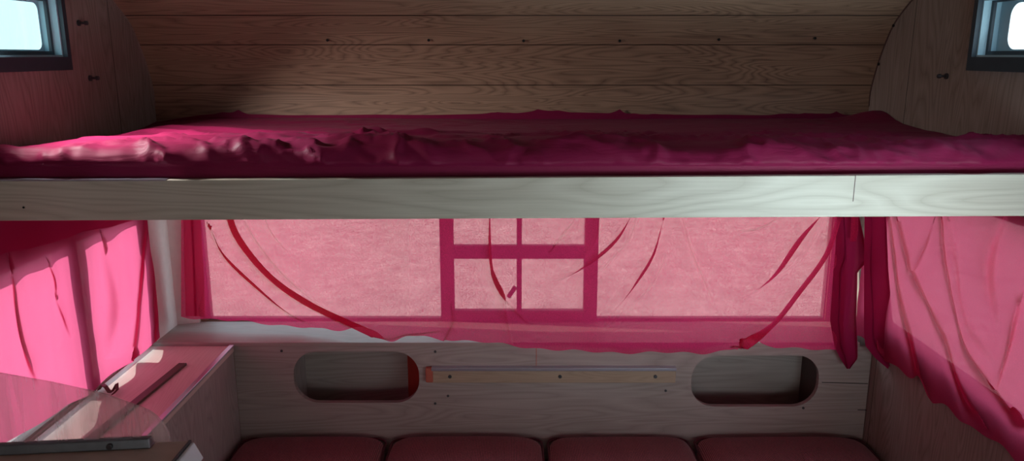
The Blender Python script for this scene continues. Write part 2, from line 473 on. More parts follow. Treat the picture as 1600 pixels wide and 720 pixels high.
# rear wall with three window openings + curved upper lining, one continuous surface
WZ0, WZ1 = -0.753, -0.36
wins = [(-0.882, WZ0, -0.202, WZ1), (-0.169, -0.728, 0.209, WZ1), (0.2425, WZ0, 0.910, WZ1)]
mb = MB()
holed_prism(mb, (-HW, ZF), (HW, -0.136), wins, 'Y', YR, YR + 0.03)
struct(mb.build('wall_back', M['lining']), 'brown wood grain rear wall of the caravan')
# curved lining (smooth spline through profile)
def resample(pts, n):
    pts = [Vector((0, a, b)) for a, b in pts]; out = []
    P = [2 * pts[0] - pts[1]] + pts + [2 * pts[-1] - pts[-2]]
    for i in range(1, len(P) - 2):
        for k in range(n):
            t = k / n
            p0, p1, p2, p3 = P[i - 1], P[i], P[i + 1], P[i + 2]
            out.append(0.5 * ((2 * p1) + (-p0 + p2) * t + (2 * p0 - 5 * p1 + 4 * p2 - p3) * t * t + (-p0 + 3 * p1 - 3 * p2 + p3) * t ** 3))
    out.append(pts[-1]); return out
prof = resample(PROFILE, 5)
P = np.zeros((len(prof), 2, 3))
for i, p in enumerate(prof):
    P[i, 0] = (-HW, p.y, p.z); P[i, 1] = (HW, p.y, p.z)
clg = grid_mesh('ceiling', P, M['lining'], smooth=True)
s = clg.modifiers.new('thickness', 'SOLIDIFY'); s.thickness = 0.02; s.offset = 1; s.use_rim = False
struct(clg, 'brown planked lining curving from the rear wall into the roof')

# side walls
LW = [(1.42, -0.745, 1.612, -0.40), (1.668, -0.745, 1.955, -0.40), (0.985, -0.36, 1.13, -0.16)]     # left windows: y0,z0,y1,z1
LW = [(1.20, -0.760, 1.622, -0.405), (1.668, -0.760, 1.93, -0.405)]
UWL = (1.05, -0.005, 1.712, 0.118)
UWR = (1.05, -0.005, 1.655, 0.112)
RW = [(0.85, -0.690, 2.005, -0.315)]
FILL_OPENING = (0.15, -0.81, 0.69, -0.43)  # added opening out of view, goes with the board fill light
DOOR = (-1.10, ZF + 0.02, -0.42, -0.35)
mb = MB(); holed_prism(mb, (YF, ZF), (YR + .03, 0.40), LW + [UWL], 'X', -HW - 0.03, -HW)
struct(mb.build('wall_left', M['sidewall']), 'brown wood left side wall')
mb = MB(); holed_prism(mb, (YF, ZF), (YR + .03, 0.40), RW + [UWR, DOOR, FILL_OPENING], 'X', HW, HW + 0.03)
struct(mb.build('wall_right', M['sidewall']), 'brown wood right side wall')
mb = MB(); holed_prism(mb, (-HW, ZF), (HW, 0.40), [(-0.66, -0.66, 0.66, -0.18)], 'Y', YF - 0.03, YF)
struct(mb.build('wall_front', M['sidewall']), 'front wall behind the camera')

# joint trim where the curved lining meets the right side wall (dark line with pins)
for sx, side in ((1, 'right'), (-1, 'left')):
    mb = MB()
    pp = [p for p in prof if p.y > 1.2]
    for a, b in zip(pp[:-1], pp[1:]):
        x0, x1 = sx * (HW - 0.002), sx * HW
        mb.hexa([(x0, a.y - .003, a.z - .002), (x1, a.y - .003, a.z - .002), (x1, a.y, a.z), (x0, a.y, a.z),
                 (x0, b.y - .003, b.z - .002), (x1, b.y - .003, b.z - .002), (x1, b.y, b.z), (x0, b.y, b.z)])
    struct(mb.build('trim_1' if sx > 0 else 'trim_2', M['track'] if sx > 0 else M['sidewall'], smooth=False), 'thin dark joint strip along the arched lining, %s side' % side)

# pale corner board beside the rear windows
struct(MB().prism([(-HW + .001, YR - .001), (-0.905, YR - .001), (-0.905, YR - .012), (-HW + .014, YR - .03), (-HW + .014, YR - .16), (-HW + .001, YR - .16)], 'Z', ZS + .012, -0.262).build('trim_3', M['cornerpost']), 'pale corner board between the left curtain and the rear curtain')
# rear windows
def frame_ring(mb, x0, z0, x1, z1, w, ya, yb, axis='Y'):
    holed_prism(mb, (x0, z0), (x1, z1), [(x0 + w, z0 + w, x1 - w, z1 - w)], axis, ya, yb)
labels = ['wide rear window left of the gridded centre window', 'narrow centre rear window with crossed bars', 'wide rear window right of the gridded centre window']
for k, (x0, z0, x1, z1) in enumerate(wins):
    e = empty('window_%d' % (k + 1), ((x0 + x1) / 2, YR, z0)); struct(e, labels[k])
    mb = MB(); frame_ring(mb, x0 - .004, z0 - .004, x1 + .004, z1 + .004, 0.008 if k != 1 else 0.006, YR + .004, YR + .026)
    if k == 1:
        mb.box((0.0135, YR + .006, z0), (0.028, YR + .022, z1))
        mb.box((x0, YR + .005, -0.570), (x1, YR + .024, -0.531))
    mb.build('window_frame', M['rubber'], e)
    MB().box((x0, YR + .012, z0), (x1, YR + .016, z1)).build('window_pane', M['glass'], e)
    if k == 1:
        a = atY(805, 448, YR); b = atY(795, 463, YR)
        mb = MB(); mb.hexa([(a.x - .004, YR - .006, a.z + .004), (a.x + .005, YR - .006, a.z - .004), (a.x + .005, YR + .006, a.z - .004), (a.x - .004, YR + .006, a.z + .004),
                            (b.x - .006, YR - .008, b.z + .003), (b.x + .003, YR - .008, b.z - .005), (b.x + .003, YR + .002, b.z - .005), (b.x - .006, YR + .002, b.z + .003)])
        mb.build('window_latch', M['rubber'], e, bevel=0.001)
# side windows behind the curtains
k = 4
for sx, lst in ((-1, LW), (1, RW)):
    for (y0, z0, y1, z1) in lst:
        e = empty('window_%d' % k, (sx * HW, (y0 + y1) / 2, z0)); struct(e, 'side window behind the %s curtain' % ('left' if sx < 0 else 'right')); k += 1
        mb = MB(); xa, xb = sorted((sx * (HW + .004), sx * (HW + .026)))
        frame_ring(mb, y0 - .004, z0 - .004, y1 + .004, z1 + .004, 0.010, xa, xb, 'X')
        mb.build('window_frame', M['rubber'], e)
        MB().box((sx * (HW + .012) - .002, y0, z0), (sx * (HW + .012) + .002, y1, z1)).build('window_pane', M['glass'], e)
# upper small windows
for sx, (y0, z0, y1, z1) in ((-1, UWL), (1, UWR)):
    e = empty('window_%d' % k, (sx * HW, (y0 + y1) / 2, z0)); k += 1
    struct(e, 'small high window in the %s side wall with dark frame' % ('left' if sx < 0 else 'right'))
    X0, X1 = sx * (HW - .012), sx * (HW + .004)
    mb = MB(); frame_ring(mb, y0 - .030, z0 - .028, y1 + .012, z1 + .028, 0.0, *sorted((X0, X1)), axis='X') if False else None
    holed_prism(mb, (y0 - .030, z0 - .028), (y1 + .010, z1 + .028), [(y0, z0, y1 - .004, z1)], 'X', *sorted((X0, X1)))
    mb.build('window_frame', M['winframe'], e)
    # pale reveal lining the depth of the opening
    XA, XB = sorted((sx * (HW - .002), sx * (HW + .035)))
    mb = MB(); holed_prism(mb, (y0, z0), (y1 - .004, z1), [(y0 + .004, z0 + .004, y1 - .008, z1 - .004)], 'X', XA, XB)
    mb.build('window_reveal', M['reveal'], e)
    # dark inner sash
    XA, XB = sorted((sx * (HW + .014), sx * (HW + .020)))
    mb = MB(); holed_prism(mb, (y0 + .004, z0 + .004), (y1 - .008, z1 - .004), [(y0 + .012, z0 + .012, y1 - .016, z1 - .008)], 'X', XA, XB)
    mb.build('window_sash', M['winframe'], e)
    # outer skin with rounded aperture
    cy, cz = (y0 + y1) / 2 - .01, (z0 + z1) / 2 + .002
    yend = y1 - (.014 if sx < 0 else .042); ystart = y0 + .03
    cy = (yend + ystart) / 2
    ring = rrect(cy, cz, yend - ystart, (z1 - z0) - .026, 0.016 if sx < 0 else 0.026, 8)
    outer = rrect(cy, cz, (y1 - y0) + .12, (z1 - z0) + .08, 0.004, 8)
    n = len(ring); X = sx * (HW + .035)
    mb = MB(); mb.add([(X, a, b) for a, b in ring] + [(X, a, b) for a, b in outer], [(i, (i + 1) % n, (i + 1) % n + n, i + n) for i in range(n)])
    mb.build('window_surround', M['reveal'], e)
    mb = MB(); mb.box((X + sx * .004 - .0015, y0 - .02, z0 - .02), (X + sx * .004 + .0015, y1 + .02, z1 + .02)).build('window_pane', M['frosted'] if sx < 0 else M['glass'], e)

# ------------------------------------------------------------------ row of screw holes on the lining
for i, (x, y) in enumerate([(512, 61), (670, 61), (818, 62), (968, 62), (1123, 60), (1273, 58)]):
    q = prof_at(y); u, a, b = ray(x, y); t = q.y / a
    c = Vector((u * t, q.y, q.z))
    o = MB().cyl((c.x, c.y - .004, c.z - .003), 0.0036, 0.007, 'Y', 14, 0.0028).build('screw', M['black'], clg)
for (x, y) in [(1372, 100), (1395, 40)]:
    c = atX(x, y, HW)
    MB().cyl((HW - .003, c.y - .006, c.z), 0.004, 0.004, 'X', 12).build('pin', M['black'], bpy.data.objects['trim_1'])

# ------------------------------------------------------------------ wall knobs
def wall_knob(x, y, sx, label, r=0.005):
    c = atX(x, y, sx * HW)
    e = empty('wall_knob', c); tag(e, label, 'knob')
    m1 = MB().cyl((sx * HW - sx * .004, c.y, c.z), r * 1.3, 0.004 * sx, 'X', 20).build('rosette', M['steel'], e)
    MB().cyl((sx * HW - sx * .016, c.y, c.z), r * 0.6, 0.012 * sx, 'X', 16, r * 0.45).build('stem', M['steel'], e)
    MB().cyl((sx * HW - sx * .022, c.y, c.z), r * 0.9, 0.007 * sx, 'X', 16, r).build('head', M['steel'], e, bevel=0.001)
wall_knob(1480, 119, 1, 'small metal knob on the right wall below the high window')
wall_knob(140, 122, -1, 'small dark knob on the left wall below the high window')
wall_knob(122, 36, -1, 'small dark knob on the left wall beside the high window edge')

# ------------------------------------------------------------------ seat back panel with two rounded slots, shelf on top
ZP0 = -1.10
slots = []
for (xa, ya, xb, yb) in ((459, 549, 655, 629), (1080, 555, 1279, 635)):
    p0 = atY(xa, (ya + yb) / 2, YP); p1 = atY(xb, (ya + yb) / 2, YP)
    t0 = atY(800, ya, YP); t1 = atY(800, yb, YP)
    slots.append(((p0.x + p1.x) / 2, (t0.z + t1.z) / 2, p1.x - p0.x, t0.z - t1.z))
def panel_with_slots(name, x0, x1, z0, z1, y0, y1, slots, mat):
    mb = MB()
    n = 10
    xs = [x0] + [(slots[i][0] + slots[i + 1][0]) / 2 for i in range(len(slots) - 1)] + [x1]
    for (cx, cz, w, h), xa, xb in zip(slots, xs[:-1], xs[1:]):
        ring = rrect(cx, cz, w, h, h * 0.44, n)
        N = len(ring)
        # outer ring points: corners of the cell matched by quadrant
        outer = []
        for q, (ox, oz) in enumerate(((xb, z1), (xa, z1), (xa, z0), (xb, z0))):
            for i in range(n + 1):
                t = i / n
                rp = ring[q * (n + 1) + i]
                if q in (0, 2): first, second = ((ox, rp[1]), (rp[0], oz))
                else: first, second = ((rp[0], oz), (ox, rp[1]))
                # walk along the L of the corner
                if t < .5: a = (first[0] + (ox - first[0]) * 2 * t, first[1] + (oz - first[1]) * 2 * t)
                else: a = (ox + (second[0] - ox) * (2 * t - 1), oz + (second[1] - oz) * (2 * t - 1))
                outer.append(a)
        for Y in (y0, y1):
            mb.add([(a, Y, b) for a, b in ring] + [(a, Y, b) for a, b in outer], [(i, (i + 1) % N, (i + 1) % N + N, i + N) for i in range(N)])
        mb.add([(a, y0, b) for a, b in ring] + [(a, y1, b) for a, b in ring], [(i, (i + 1) % N, (i + 1) % N + N, i + N) for i in range(N)])
    mb.box((x0, y0, z0 - .001), (x1, y1, z0))
    return mb
e = empty('seat_back_panel', (0, YP, ZP0)); tag(e, 'pale wooden seat back panel with two rounded slots behind the burgundy cushions', 'panel')
panel_with_slots('p', -0.7515, HW - .002, ZP0, ZS, YP, YP + .015, slots, M['panel']).build('panel_board', M['panel'], e)
MB().box((-HW + .002, YP - .002, ZS), (0.938, YR - .001, ZS + .012)).build('shelf_board', M['shelf'], e, bevel=0.002)
MB().box((atY(838, 560, YP).x - .0008, YP - .001, ZS - .06), (atY(838, 560, YP).x + .0008, YP + .001, ZS)).build('joint_line', M['redcap'], e)
for (xa, ya, xb, yb) in ((1284, 597, 1356, 599), (1340, 640, 1354, 640)):
    p, q = atY(xa, ya, YP), atY(xb, yb, YP)
    MB().hexa([(p.x, YP - .0008, p.z - .0009), (q.x, YP - .0008, q.z - .0014), (q.x, YP + .001, q.z - .0014), (p.x, YP + .001, p.z - .0009),
               (p.x, YP - .0008, p.z + .0009), (q.x, YP - .0008, q.z + .0006), (q.x, YP + .001, q.z + .0006), (p.x, YP + .001, p.z + .0009)]).build('crack', M['black'], e)
# divider boards inside the cavity behind the slots
cx, cz, w, h = slots[0]
x_r = cx + w / 2 - 0.050
MB().prism([(x_r, YP + .135), (x_r + .012, YP + .135), (x_r + .10, YP + .03), (x_r + .088, YP + .03)], 'Z', ZP0, ZS - .002).build('divider_board', M['redpaint'], e)
cx, cz, w, h = slots[1]
MB().box((cx + w / 2 + .004, YP + .02, ZP0), (cx + w / 2 + .016, YR - .004, ZS - .002)).build('divider_board', M['track'], e)
MB().box((slots[0][0] - w / 2 - .012, YP + .02, ZP0), (slots[0][0] - w / 2 - .002, YR - .004, ZS - .002)).build('divider_board', M['cabside'], e)
MB().box((-0.75, YP + .135, ZP0), (HW, YP + .150, ZS - .002)).build('inner_board', M['panel'], e)
for (x, y) in [(700, 618), (1040, 610), (1052, 593), (680, 549), (440, 548), (1255, 637), (680, 630)]:
    c = atY(x, y, YP)
    MB().cyl((c.x, YP - .002, c.z), 0.0035, 0.003, 'Y', 14).build('screw', M['steel'], e)

# table rail on the panel
pa = atY(668, 572, YP); pb = atY(1055, 572, YP); pc = atY(800, 595, YP)
e = empty('table_rail', ((pa.x + pb.x) / 2, YP, pc.z)); tag(e, 'wooden table rail with a metal strip between the two slots of the seat back panel', 'rail')
MB().box((pa.x, YP - .014, pc.z), (pb.x, YP, pa.z - .002)).build('batten', M['batten'], e, bevel=0.002)
MB().box((pa.x + .012, YP - .020, pa.z - .006), (pb.x, YP, pa.z + .002)).build('metal_strip', M['alu'], e, bevel=0.0008)
MB().box((pa.x - .004, YP - .017, pc.z + .002), (pa.x + .016, YP, pa.z)).build('end_cap', M['redcap'], e, bevel=0.003)
for x in (703, 875, 1024):
    c = atY(x, 588, YP - .014); MB().cyl((c.x, YP - .017, c.z), 0.005, 0.004, 'Y', 16).build('screw', M['steel'], e, bevel=0.0006)

# ------------------------------------------------------------------ side cabinet (left)
XC = -0.752
e = empty('side_cabinet', (-HW, 1.45, ZF)); tag(e, 'low pale cabinet along the left wall under the pink curtain', 'cabinet')
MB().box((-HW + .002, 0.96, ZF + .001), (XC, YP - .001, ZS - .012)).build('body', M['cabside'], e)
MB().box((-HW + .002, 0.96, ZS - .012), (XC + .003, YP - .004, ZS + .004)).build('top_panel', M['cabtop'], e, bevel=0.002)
MB().box((XC - .008, 0.96, ZS + .003), (XC + .005, YP - .005, ZS + .008)).build('edge_strip', M['alu'], e, bevel=0.001)
ta = atZ(286, 570, ZS + .004); tb = atZ(215, 628, ZS + .004)
dx = (ta.x - tb.x) / (ta.y - tb.y)
def tx(Y): return tb.x + dx * (Y - tb.y)
mb = MB()
for (y0, y1) in ((1.0, ta.y),):
    mb.hexa([(tx(y0) - .010, y0, ZS + .003), (tx(y0) + .010, y0, ZS + .003), (tx(y1) + .010, y1, ZS + .003), (tx(y1) - .010, y1, ZS + .003),
             (tx(y0) - .010, y0, ZS + .010), (tx(y0) + .010, y0, ZS + .010), (tx(y1) + .010, y1, ZS + .010), (tx(y1) - .010, y1, ZS + .010)])
mb.build('sliding_track', M['track'], e, bevel=0.001)

# ------------------------------------------------------------------ bench and cushions
e = empty('bench', (0.1, 1.7, ZF)); tag(e, 'wooden bench base under the row of burgundy cushions', 'bench')
ZC = -1.012      # cushion top
MB().box((XC + .006, 1.42, ZF + .001), (HW - .002, YP - .002, ZC - .124)).build('body', M['panel'], e)
cush_px = [(366, 607), (613, 848), (854, 1074), (1080, 1345)]
cl = ['leftmost burgundy corduroy seat cushion, beside the pale side cabinet', 'second burgundy corduroy cushion from the left, below the table rail',
      'third burgundy corduroy cushion from the left, with the centre gap on its left', 'rightmost burgundy corduroy seat cushion, below the right slot']
def cushion_mesh(cx, cy, cz, w, d, h, seed, name, parent, mat):
    nu, nv = 44, 30
    P = np.zeros((nu, nv, 3))
    # superellipsoid closed surface, with gentle puff
    for i in range(nu):
        a = -math.pi + 2 * math.pi * i / (nu - 1)
        for j in range(nv):
            b = -math.pi / 2 + math.pi * j / (nv - 1)
            f = lambda t, e_: math.copysign(abs(t) ** e_, t)
            x = f(math.cos(b), .32) * f(math.cos(a), .22); y = f(math.cos(b), .32) * f(math.sin(a), .22); z = f(math.sin(b), .42)
            puff = 0.010 * (1 - x * x) * (1 - y * y)
            nn = mnoise.noise(Vector((x * 2 + seed * 7.3, y * 2, z))) * 0.004
            P[i, j] = (x * w / 2, y * d / 2, z * (h / 2 + puff) + nn)
    o = grid_mesh(name, P + np.array((cx, cy, cz)), mat, parent, smooth=True, origin=None)
    o.data.transform(__import__('mathutils').Matrix.Translation(-Vector(parent.location)))
    weld(o)
    s = o.modifiers.new('smooth', 'SUBSURF'); s.levels = 1; s.render_levels = 2
    return o
for k, (xa, xb) in enumerate(cush_px):
    y_b = YP - .006
    A = atY(xa, 676, y_b); B = atY(xb, 676, y_b)
    if k == 0: A.x = XC + .012
    w = B.x - A.x; cx = (A.x + B.x) / 2
    e = empty('seat_cushion', (cx, y_b - .24, ZC - .11)); tag(e, cl[k], 'cushion', 'burgundy seat cushions on the bench')
    cushion_mesh(cx, y_b - .24, ZC - .055, w, 0.48, 0.11, k + 1, 'cushion_body', e, M['cushion'])
    # piping round the upper edge
    pts = rrect(0, 0, w * .985, 0.47, 0.028, 8); n_ = len(pts)
    Pp = np.zeros((n_ + 1, 9, 3))
    for i in range(n_ + 1):
        a = Vector(pts[i % n_]); tg = (Vector(pts[(i + 1) % n_]) - Vector(pts[i - 1 if i % n_ else -1])).normalized()
        for j in range(9):
            q = 2 * math.pi * j / 8
            Pp[i, j] = (a.x + tg.y * .0035 * math.cos(q), a.y - tg.x * .0035 * math.cos(q), 0.088 + .0035 * math.sin(q))
    grid_mesh('piping', Pp, M['cushion_pipe'], e)

# ------------------------------------------------------------------ bunk
e = empty('bunk', (0, BY, -0.29)); tag(e, 'wide bunk shelf with a pale wooden front board across the caravan', 'bunk')
zl0, zl1 = atY(0, 345, BY).z, atY(0, 283, BY).z
zr0, zr1 = atY(1600, 337.5, BY).z, atY(1600, 272, BY).z
# extend the slope of the board to the walls
hx = atY(1600, 300, BY).x
def ext(a, b, x): return (a + b) / 2 + (b - a) / 2 * x / hx
X = HW - .001
MB().hexa([(-X, BY, ext(zl0, zr0, -X)), (X, BY, ext(zl0, zr0, X)), (X, BY + .018, ext(zl0, zr0, X)), (-X, BY + .018, ext(zl0, zr0, -X)),
           (-X, BY, ext(zl1, zr1, -X)), (X, BY, ext(zl1, zr1, X)), (X, BY + .018, ext(zl1, zr1, X)), (-X, BY + .018, ext(zl1, zr1, -X))]).build('front_board', M['bunkboard'], e, bevel=0.0015)
MB().box((-X, BY + .018, -0.262), (X, YR - .002, -0.247)).build('base_board', M['shelf'], e)
c = atY(37, 324, BY); MB().cyl((c.x, BY - .0008, c.z), 0.002, 0.002, 'Y', 12).build('nail', M['black'], e)
c = atY(1337, 272, BY); d_ = atY(1337, 318, BY)
MB().box((c.x - .0006, BY - .0006, d_.z + .004), (c.x + .0006, BY + .001, c.z - .002)).build('crack', M['track'], e)
# thin metal lip at the upper left edge of the board
zc = ext(zl1, zr1, -0.72)
MB().box((-X, BY - .001, zc - .001), (-0.62, BY + .016, zc + .002)).build('edge_lip', M['alu'], e)

# mattress with crumpled sheet : closed loop section swept along X
def seg_dist(px, py, ax, ay, bx, by):
    dx, dy = bx - ax, by - ay
    L2 = dx * dx + dy * dy
    t = np.clip(((px - ax) * dx + (py - ay) * dy) / L2, 0, 1)
    qx, qy = ax + t * dx, ay + t * dy
    d = np.hypot(px - qx, py - qy)
    s = np.sign(dx * (py - ay) - dy * (px - ax))
    return d * s, t, dx / math.sqrt(L2), dy / math.sqrt(L2)
def poly_dist(px, py, pts):
    best = np.full(px.shape, 1e9); nx = np.zeros(px.shape); ny = np.zeros(px.shape); T = np.zeros(px.shape)
    lens = [math.dist(a, b) for a, b in zip(pts[:-1], pts[1:])]; tot = sum(lens); acc = 0
    for (a, b), L in zip(zip(pts[:-1], pts[1:]), lens):
        d, t, dx, dy = seg_dist(px, py, a[0], a[1], b[0], b[1])
        k = np.abs(d) < np.abs(best)
        best = np.where(k, d, best); nx = np.where(k, -dy, nx); ny = np.where(k, dx, ny); T = np.where(k, (acc + t * L) / tot, T)
        acc += L
    return best, nx, ny, T
def smooth_poly(pts, n=8):
    P_ = [Vector((p[0], p[1], 0)) for p in pts]
    if len(P_) < 3: return pts
    Q = [2 * P_[0] - P_[1]] + P_ + [2 * P_[-1] - P_[-2]]; out = []
    for i in range(1, len(Q) - 2):
        for k in range(n):
            t = k / n; p0, p1, p2, p3 = Q[i - 1:i + 3]
            v = 0.5 * ((2 * p1) + (-p0 + p2) * t + (2 * p0 - 5 * p1 + 4 * p2 - p3) * t * t + (-p0 + 3 * p1 - 3 * p2 + p3) * t ** 3)
            out.append((v.x, v.y))
    out.append(tuple(P_[-1].xy)); return out

def fbm(x, y, z=0.0, oct_=4):
    out = np.zeros(x.shape); it = np.nditer([x, y], flags=['multi_index'])
    for a, b in it:
        out[it.multi_index] = mnoise.fractal(Vector((float(a), float(b), z)), 0.9, 2.0, oct_)
    return out
NX = 520
xs = np.linspace(-HW + .003, HW - .003, NX)
ZT = -0.168; ZB = -0.244
sec = []      # (y, z, nrm_y, nrm_z, weight)
for y in np.linspace(YR - .012, 1.405, 84): sec.append((y, ZT, 0, 1, 1.0))
for a in np.linspace(0, 90, 9)[1:]:
    sec.append((1.405 - 0.024 * math.sin(R(a)), ZT - .024 + .024 * math.cos(R(a)), -math.sin(R(a)), math.cos(R(a)), 0.8))
for z in np.linspace(ZT - .027, ZB, 14): sec.append((1.381, z, -1, 0, 0.7))
sec.append((1.40, ZB - .001, 0, -1, 0)); sec.append((YR - .012, ZB - .001, 0, -1, 0)); sec.append((YR - .008, ZT - .02, 1, 0, 0)); sec.append(sec[0])
S = np.array(sec)
XX, SY = np.meshgrid(xs, S[:, 0], indexing='ij')
NYn = np.broadcast_to(S[:, 2], XX.shape); NZn = np.broadcast_to(S[:, 3], XX.shape); WW = np.broadcast_to(S[:, 4], XX.shape)
ZZ = np.broadcast_to(S[:, 1], XX.shape).copy()
arc = np.concatenate([[0], np.cumsum(np.hypot(np.diff(S[:, 0]), np.diff(S[:, 1])))]); AR = np.broadcast_to(arc, XX.shape)
H = 0.006 * fbm(XX * 2.2 + 4, AR * 3.0, 0.3, 3)
rd = fbm(XX * 3.5 + AR * 3.0, AR * 9.0 - XX * 2.0, 5.1, 4)
H += 0.012 * (0.25 + 0.75 / (1 + np.exp(-(AR - 0.46) / 0.05))) * np.maximum(0, 1 - np.abs(rd) / 0.30) ** 1.6 * np.clip(fbm(XX * 2.0 + 9, AR * 2.0, 2.2, 2) * 1.6 + 0.55, 0, 1)
rd2 = fbm(XX * 5.0 + 3, AR * 11.0 - XX * 3, 8.1, 4)
edge = np.exp(-((AR - 0.74) / 0.07) ** 2)
H += edge * (0.009 * np.maximum(0, 1 - np.abs(rd2) / 0.28) ** 1.5 + 0.008 * fbm(XX * 5, AR * 10, 1.7, 3))
# ridges drawn from the photograph, given on the mattress top: (pixels, sigma, height)
ridges = [([(130, 222), (260, 221), (440, 221), (700, 217), (1000, 208), (1400, 207)], 0.010, 0.008),
          ([(160, 214), (230, 205), (300, 209), (380, 214), (470, 220)], 0.014, 0.010),
          ([(215, 196), (330, 202), (470, 208), (700, 210)], 0.018, 0.010),
          ([(300, 226), (330, 236), (352, 250), (350, 262)], 0.010, 0.006),
          ([(330, 225), (372, 232), (410, 246), (470, 262)], 0.010, 0.006),
          ([(430, 222), (520, 238), (600, 262)], 0.014, 0.007),
          ([(640, 232), (700, 246), (760, 262)], 0.009, 0.008),
          ([(700, 262), (730, 250), (800, 240), (900, 238)], 0.009, 0.008),
          ([(980, 262), (1000, 246), (1050, 240)], 0.009, 0.009),
          ([(1200, 262), (1230, 244), (1300, 240), (1420, 244)], 0.012, 0.010),
          ([(1440, 262), (1480, 242), (1540, 236), (1600, 238)], 0.012, 0.010)]
for pts, sg, hh in ridges:
    w = [atZ(x, min(y, 236), ZT) for x, y in pts]
    arcs = []
    for (x, y), p in zip(pts, w):
        extra = max(0, y - 236) / 26.0 * 0.05
        arcs.append((p.x, (YR - .012) - p.y + extra))
    d, _, _, T = poly_dist(XX, AR, smooth_poly(arcs))
    H += 1.1 * hh * np.exp(-(d / sg) ** 2) * (0.35 + 0.65 * np.sin(np.pi * np.clip(T, 0.02, 0.98)))
# hump at the rear right corner and raised rear edge
c = atY(1372, 185, 2.03)
H += 0.030 * np.exp(-((XX - c.x) / 0.075) ** 2 - ((AR - 0.07) / 0.08) ** 2)
c = atY(1470, 190, 2.0)
H += 0.022 * np.exp(-((XX - c.x) / 0.05) ** 2 - ((AR - 0.10) / 0.07) ** 2)
H += 0.010 * np.exp(-((XX + 0.55) / 0.25) ** 2 - ((AR - 0.05) / 0.06) ** 2)
# second crease: front part lower than the back part
H += 0.016 / (1 + np.exp(-(AR - 0.50) / 0.018)) - 0.012 * np.exp(-((AR - 0.49) / 0.03) ** 2) - 0.006
# the sheet falls away towards the left wall
H -= 0.020 * np.clip((-XX - 0.80) / 0.16, 0, 1) ** 1.5
H *= WW * (0.45 + 0.55 * np.clip(AR / 0.12 + (XX > 0.80), 0, 1))
P = np.stack([XX, SY + NYn * H, ZZ + NZn * H], -1)
P[..., 1] = np.where((WW < 0.75) & (WW > 0), np.clip(P[..., 1], BY + .0195, 3), P[..., 1])
P[..., 1] = np.minimum(P[..., 1], YR - .002)
org = (0, 1.75, ZB)
e = empty('mattress', org); tag(e, 'thick bunk mattress under a crumpled crimson sheet on the pale bunk', 'mattress')
inner = MB().box((-HW + .012, 1.42, ZB), (HW - .012, YR - .03, ZT - .022)).build('mattress_core', M['shelf'], e, bevel=0.006)
sh = grid_mesh('sheet', P - np.array(org), M['sheet'], e, smooth=True)

# ------------------------------------------------------------------ curtains
def apply_folds(U, V, folds):
    """U, V: cloth coordinates. Returns displaced U, V and the depth offset (Z-shaped folds: the cloth doubles over itself)."""
    dU = np.zeros(U.shape); dV = np.zeros(U.shape); D = np.zeros(U.shape)
    for pts, sg, A, B, *mode in folds:
        pp = smooth_poly(pts)
        d, nx, ny, T = poly_dist(U, V, pp)
        ta = np.sin(np.pi * np.clip(T * 0.86 + 0.14, 0, 1)) ** 0.7 if not mode else (np.ones(T.shape) if mode[0] == 'full' else np.clip((1 - T) * 1.6, 0, 1))
        A = A * 1.15; B = B * 1.4
        sg = sg * 1.9 * (0.40 + 0.60 * ta)
        g = np.exp(-(d / sg) ** 2 / 2)
        k = -A * d * g * ta
        dU += k * nx; dV += k * ny
        D += B * ((d / sg) * g * 1.6 + 1.05 * np.exp(-(d / sg / 2.2) ** 2)) * ta
    return U + dU, V + dV, D

